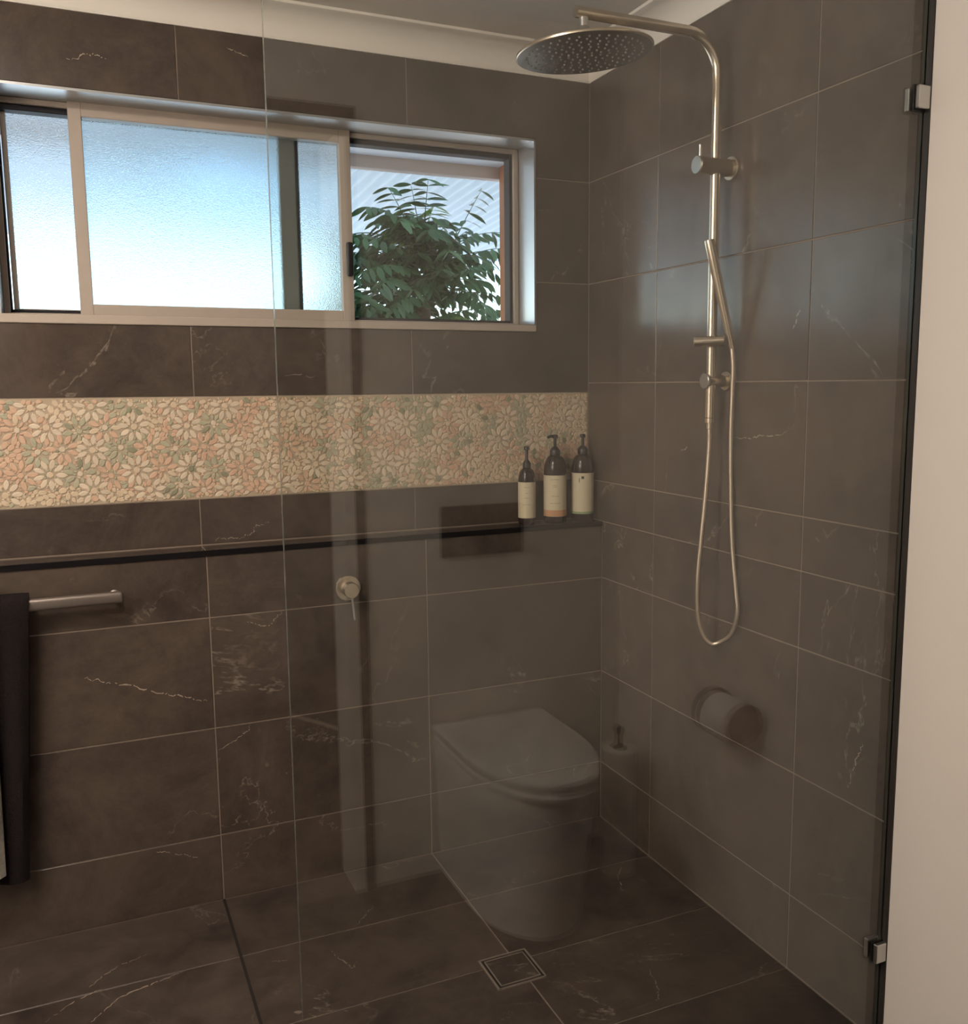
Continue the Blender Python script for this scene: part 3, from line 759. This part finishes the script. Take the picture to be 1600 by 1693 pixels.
h1 = lathe('holder', [(0, .001), (.046, .001), (.048, .006), (.050, .355), (.052, .362), (.050, .368), (0, .368)], (-.125, -2.11, 0), M['white'], seg=32)
h2 = lathe('handle', [(0, .366), (.020, .366), (.019, .372), (.008, .378), (.0075, .405), (.011, .412), (.012, .424), (.009, .430), (0, .430)], (-.125, -2.11, 0), M['black'], seg=20)
adopt(tb, [h1, h2])
rh = empty('roll_holder', (-.004, -1.70, .61), 'dark metal toilet roll holder on the painted wall', 'roll holder')
k1 = lathe('mount_plate', cyl_prof(.024, 0, .008), (-.004, -1.79, .588), M['rail_grey'], axis=(-1, 0, 0))
k2 = tube('holder_arm', [(-.010, -1.79, .588), (-.050, -1.79, .588), (-.060, -1.785, .588), (-.064, -1.77, .588), (-.064, -1.643, .588)], .007, M['rail_grey'])
k3 = lathe('shade_disc', cyl_prof(.050, 0, .004), (-.064, -1.645, .580), M['rail_grey'], axis=(0, 1, 0), seg=32)  # added dark disc, stands for the shaded end of the roll
k4 = lathe('shade_disc', cyl_prof(.058, 0, .004), (-.064, -1.764, .580), M['rail_grey'], axis=(0, 1, 0), seg=32)  # wider dark disc, added as the shadow arc around the roll
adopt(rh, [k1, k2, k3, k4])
bm = B(); alathe(bm, [(.020, 0), (.052, 0), (.054, .002), (.054, .103), (.052, .105), (.020, .105), (.020, 0)], (-.064, -1.755, .575), (0, 1, 0), 32)
tag(from_bm(bm, 'toilet_roll', M['paper'], None, True), 'white toilet paper roll on its wall holder', 'toilet roll')

# ceiling light of the room (left of the frame)
cl = empty('ceiling_light', (-1.95, -1.35, ZC), 'round frosted ceiling light left of the shower', 'ceiling light')
l1 = lathe('light_base', cyl_prof(.17, 0, .02), (-1.95, -1.35, ZC), M['gloss_white'], axis=(0, 0, -1), seg=40)
l2 = lathe('diffuser', [(.155, .02), (.155, .04), (.14, .058), (.10, .072), (.05, .079), (0, .081)], (-1.95, -1.35, ZC), M['lamp'], axis=(0, 0, -1), seg=40)
adopt(cl, [l1, l2])
vl = empty('vanity_light', (-3.0, -1.83, 1.9), 'long frosted wall light on the side wall left of the shower', 'wall light')
v1 = box('light_base', (-3.0, -2.97, -2.28, -1.38, 1.83, 1.97), M['gloss_white'], None, .004)
bm = B(); abox(bm, -2.97, -2.90, -2.26, -1.40, 1.85, 1.95, .02, 3)
v2 = from_bm(bm, 'diffuser', M['vanity'], None, True)
adopt(vl, [v1, v2])

# ------------------------------------------------------------------ outside
struct(box('ground', (-30, 30, .22, 40, -.32, -.2), M['ground']), 'pale sunlit paving outside the window', 'ground')
sf_ = struct(box('eave_soffit', (-6, 5, .22, 1.20, 2.285, 2.34), M['soffit']), 'pale blue painted eave soffit outside the window', 'soffit')
bmo = struct(box('eave_beam', (-6, 5, 1.17, 1.22, 2.237, 2.36), M['beam'], None, .004), 'dull pinkish beam along the eave edge', 'beam')
bm = B(); nxw = 110*8; ys_ = [1.27, 2.25, 2.85, 4.75]; zs_ = [2.62, 2.558, 2.520, 2.40]
rows = []
for y, z in zip(ys_, zs_): rows.append([bm.verts.new((-4.4+.076*i/8, y, z+.010*math.sin(2*math.pi*i/8))) for i in range(nxw)])
for A, Q in zip(rows, rows[1:]):
    for i in range(nxw-1):
        if Q is rows[2] and -.86 < A[i].co.x < -.50: continue
        bm.faces.new((A[i], A[i+1], Q[i+1], Q[i]))
ir = from_bm(bm, 'carport_roof', M['iron'], None, True); struct(ir, 'pale blue corrugated iron carport roof outside', 'roof')
po = box('timber_post', (.222, .312, 1.08, 1.17, -.2, 2.30), M['timber'], None, .004); tag(po, 'orange timber post beside the tree outside the window', 'post')

def leaf_mesh(name, mat, L=.105, Wd=.031):
    bm = B(); rows = []
    for k in range(6):
        t = k/5; w = Wd*.5*math.sin(math.pi*min(1, t*.96+.04))**.8*(1 if t < .98 else .05)
        z = -.010*t*t*2
        rows.append([bm.verts.new((L*t, -w, z+.12*w)), bm.verts.new((L*t, 0, z)), bm.verts.new((L*t, w, z+.12*w))])
    for A, Q in zip(rows, rows[1:]):
        for i in range(2): bm.faces.new((A[i], A[i+1], Q[i+1], Q[i]))
    me = bpy.data.meshes.new(name); bm.to_mesh(me); bm.free(); me.materials.append(mat)
    for p in me.polygons: p.use_smooth = True
    return me
LM = leaf_mesh('leaflet', M['leaf']); LM2 = leaf_mesh('leaflet', M['leaf_light'])
LV = [v.co.copy() for v in LM.vertices]; LF = [tuple(p.vertices) for p in LM.polygons]
tree = empty('leafy_tree', (.10, 1.80, -.2), 'dark green tree with feathered fronds outside the open window', 'tree')
tk = tube('trunk', catmull([(.10, 1.80, -.2), (.12, 1.82, .6), (.08, 1.78, 1.2), (.10, 1.80, 1.75)], 5), [.055]*6+[.045]*5+[.035]*5, M['bark'])
adopt(tree, [tk])
def frond(start, tip, droop, n, own, mat=None, leafL=1.0):
    s, e = Vector(start), Vector(tip); mid = (s+e)/2+Vector((0, 0, droop))
    pts = [s*(1-t)**2+mid*2*t*(1-t)+e*t*t for t in [k/10 for k in range(11)]]
    bm = B(); atube(bm, pts, [.004-.0003*k for k in range(11)], 5)
    xf = []
    for k in range(n):
        t = .18+.82*k/(n-1); p = s*(1-t)**2+mid*2*t*(1-t)+e*t*t; tg = (2*(1-t)*(mid-s)+2*t*(e-mid)).normalized()
        upv = Vector((0, 0, 1)); sdv = tg.cross(upv)
        sdv = sdv.normalized() if sdv.length > .05 else Vector((1, 0, 0))
        for sg in (-1, 1):
            dr_ = (tg*.55+sdv*sg*.85+Vector((0, 0, -.45+random.uniform(-.25, .2)))).normalized()
            ya = upv.cross(dr_); ya = ya.normalized() if ya.length > .05 else sdv
            ya = (ya+dr_.cross(ya)*random.uniform(-.2, 1.0)).normalized(); za = dr_.cross(ya); sc = leafL*random.uniform(.85, 1.1)*(1-.35*abs(t-.55))
            Mx = Matrix((dr_*sc, ya*sc, za*sc)).transposed().to_4x4(); Mx.translation = p; xf.append(Mx)
    if not own:
        for Mx in xf:
            vs = [bm.verts.new(Mx @ v) for v in LV]
            for f in LF: bm.faces.new([vs[i] for i in f])
    me = bpy.data.meshes.new('frond'); bm.to_mesh(me); bm.free(); me.materials.append(mat or M['leaf'])
    o = link('frond', me, None, tree); o.matrix_parent_inverse = Matrix.Translation(-Vector(tree.location))
    if own:
        for Mx in xf:
            q = link('leaflet', LM if mat is None else LM2, None, o); q.matrix_local = Mx
# named fronds that stand out against the roof
for s_, e_, dp in (((.10, 1.75, 2.02), (-.22, 1.62, 2.17), .10), ((.08, 1.78, 1.95), (-.36, 1.60, 2.02), .10), ((.10, 1.8, 2.0), (.00, 1.66, 2.29), .05), ((.10, 1.8, 2.02), (.07, 1.62, 2.31), .03),
                   ((.20, 1.8, 1.95), (.33, 1.62, 2.28), .02), ((.2, 1.8, 1.9), (.44, 1.6, 2.02), .08), ((.1, 1.8, 1.9), (-.30, 1.55, 1.86), .10), ((.1, 1.8, 1.95), (-.12, 1.62, 2.26), .06)):
    frond(s_, e_, dp, 9, True)
for k in range(190):
    a = random.uniform(0, 2*math.pi); zz = random.uniform(1.35, 2.10); rr = random.uniform(.22, .52)*(1 if zz < 1.85 else .8)
    s_ = (.08+random.uniform(-.16, .16), 1.85+random.uniform(-.12, .25), zz-random.uniform(0, .1))
    e_ = (s_[0]+rr*math.cos(a), s_[1]+rr*math.sin(a)*.7, zz+random.uniform(-.12, .14))
    frond(s_, e_, random.uniform(.03, .12), 8, False, M['leaf_light'] if (random.random() < .16 and zz < 1.75) else None)
for k in range(14):
    s_ = (.06+random.uniform(-.05, .05), 1.78+random.uniform(-.05, .08), random.uniform(1.95, 2.1)); a = random.uniform(0, 6.28)
    frond(s_, (s_[0]+.16*math.cos(a), s_[1]+.12*math.sin(a), s_[2]+random.uniform(.10, .22)), .05, 6, False, M['leaf_light'] if k % 6 == 0 else None)
for k in range(16):
    s_ = (-.35+random.uniform(-.1, .1), 2.0+random.uniform(-.1, .2), random.uniform(1.2, 1.7)); a = random.uniform(0, 6.28)
    frond(s_, (s_[0]+.35*math.cos(a), s_[1]+.2*math.sin(a), s_[2]+random.uniform(.0, .2)), .06, 8, False)
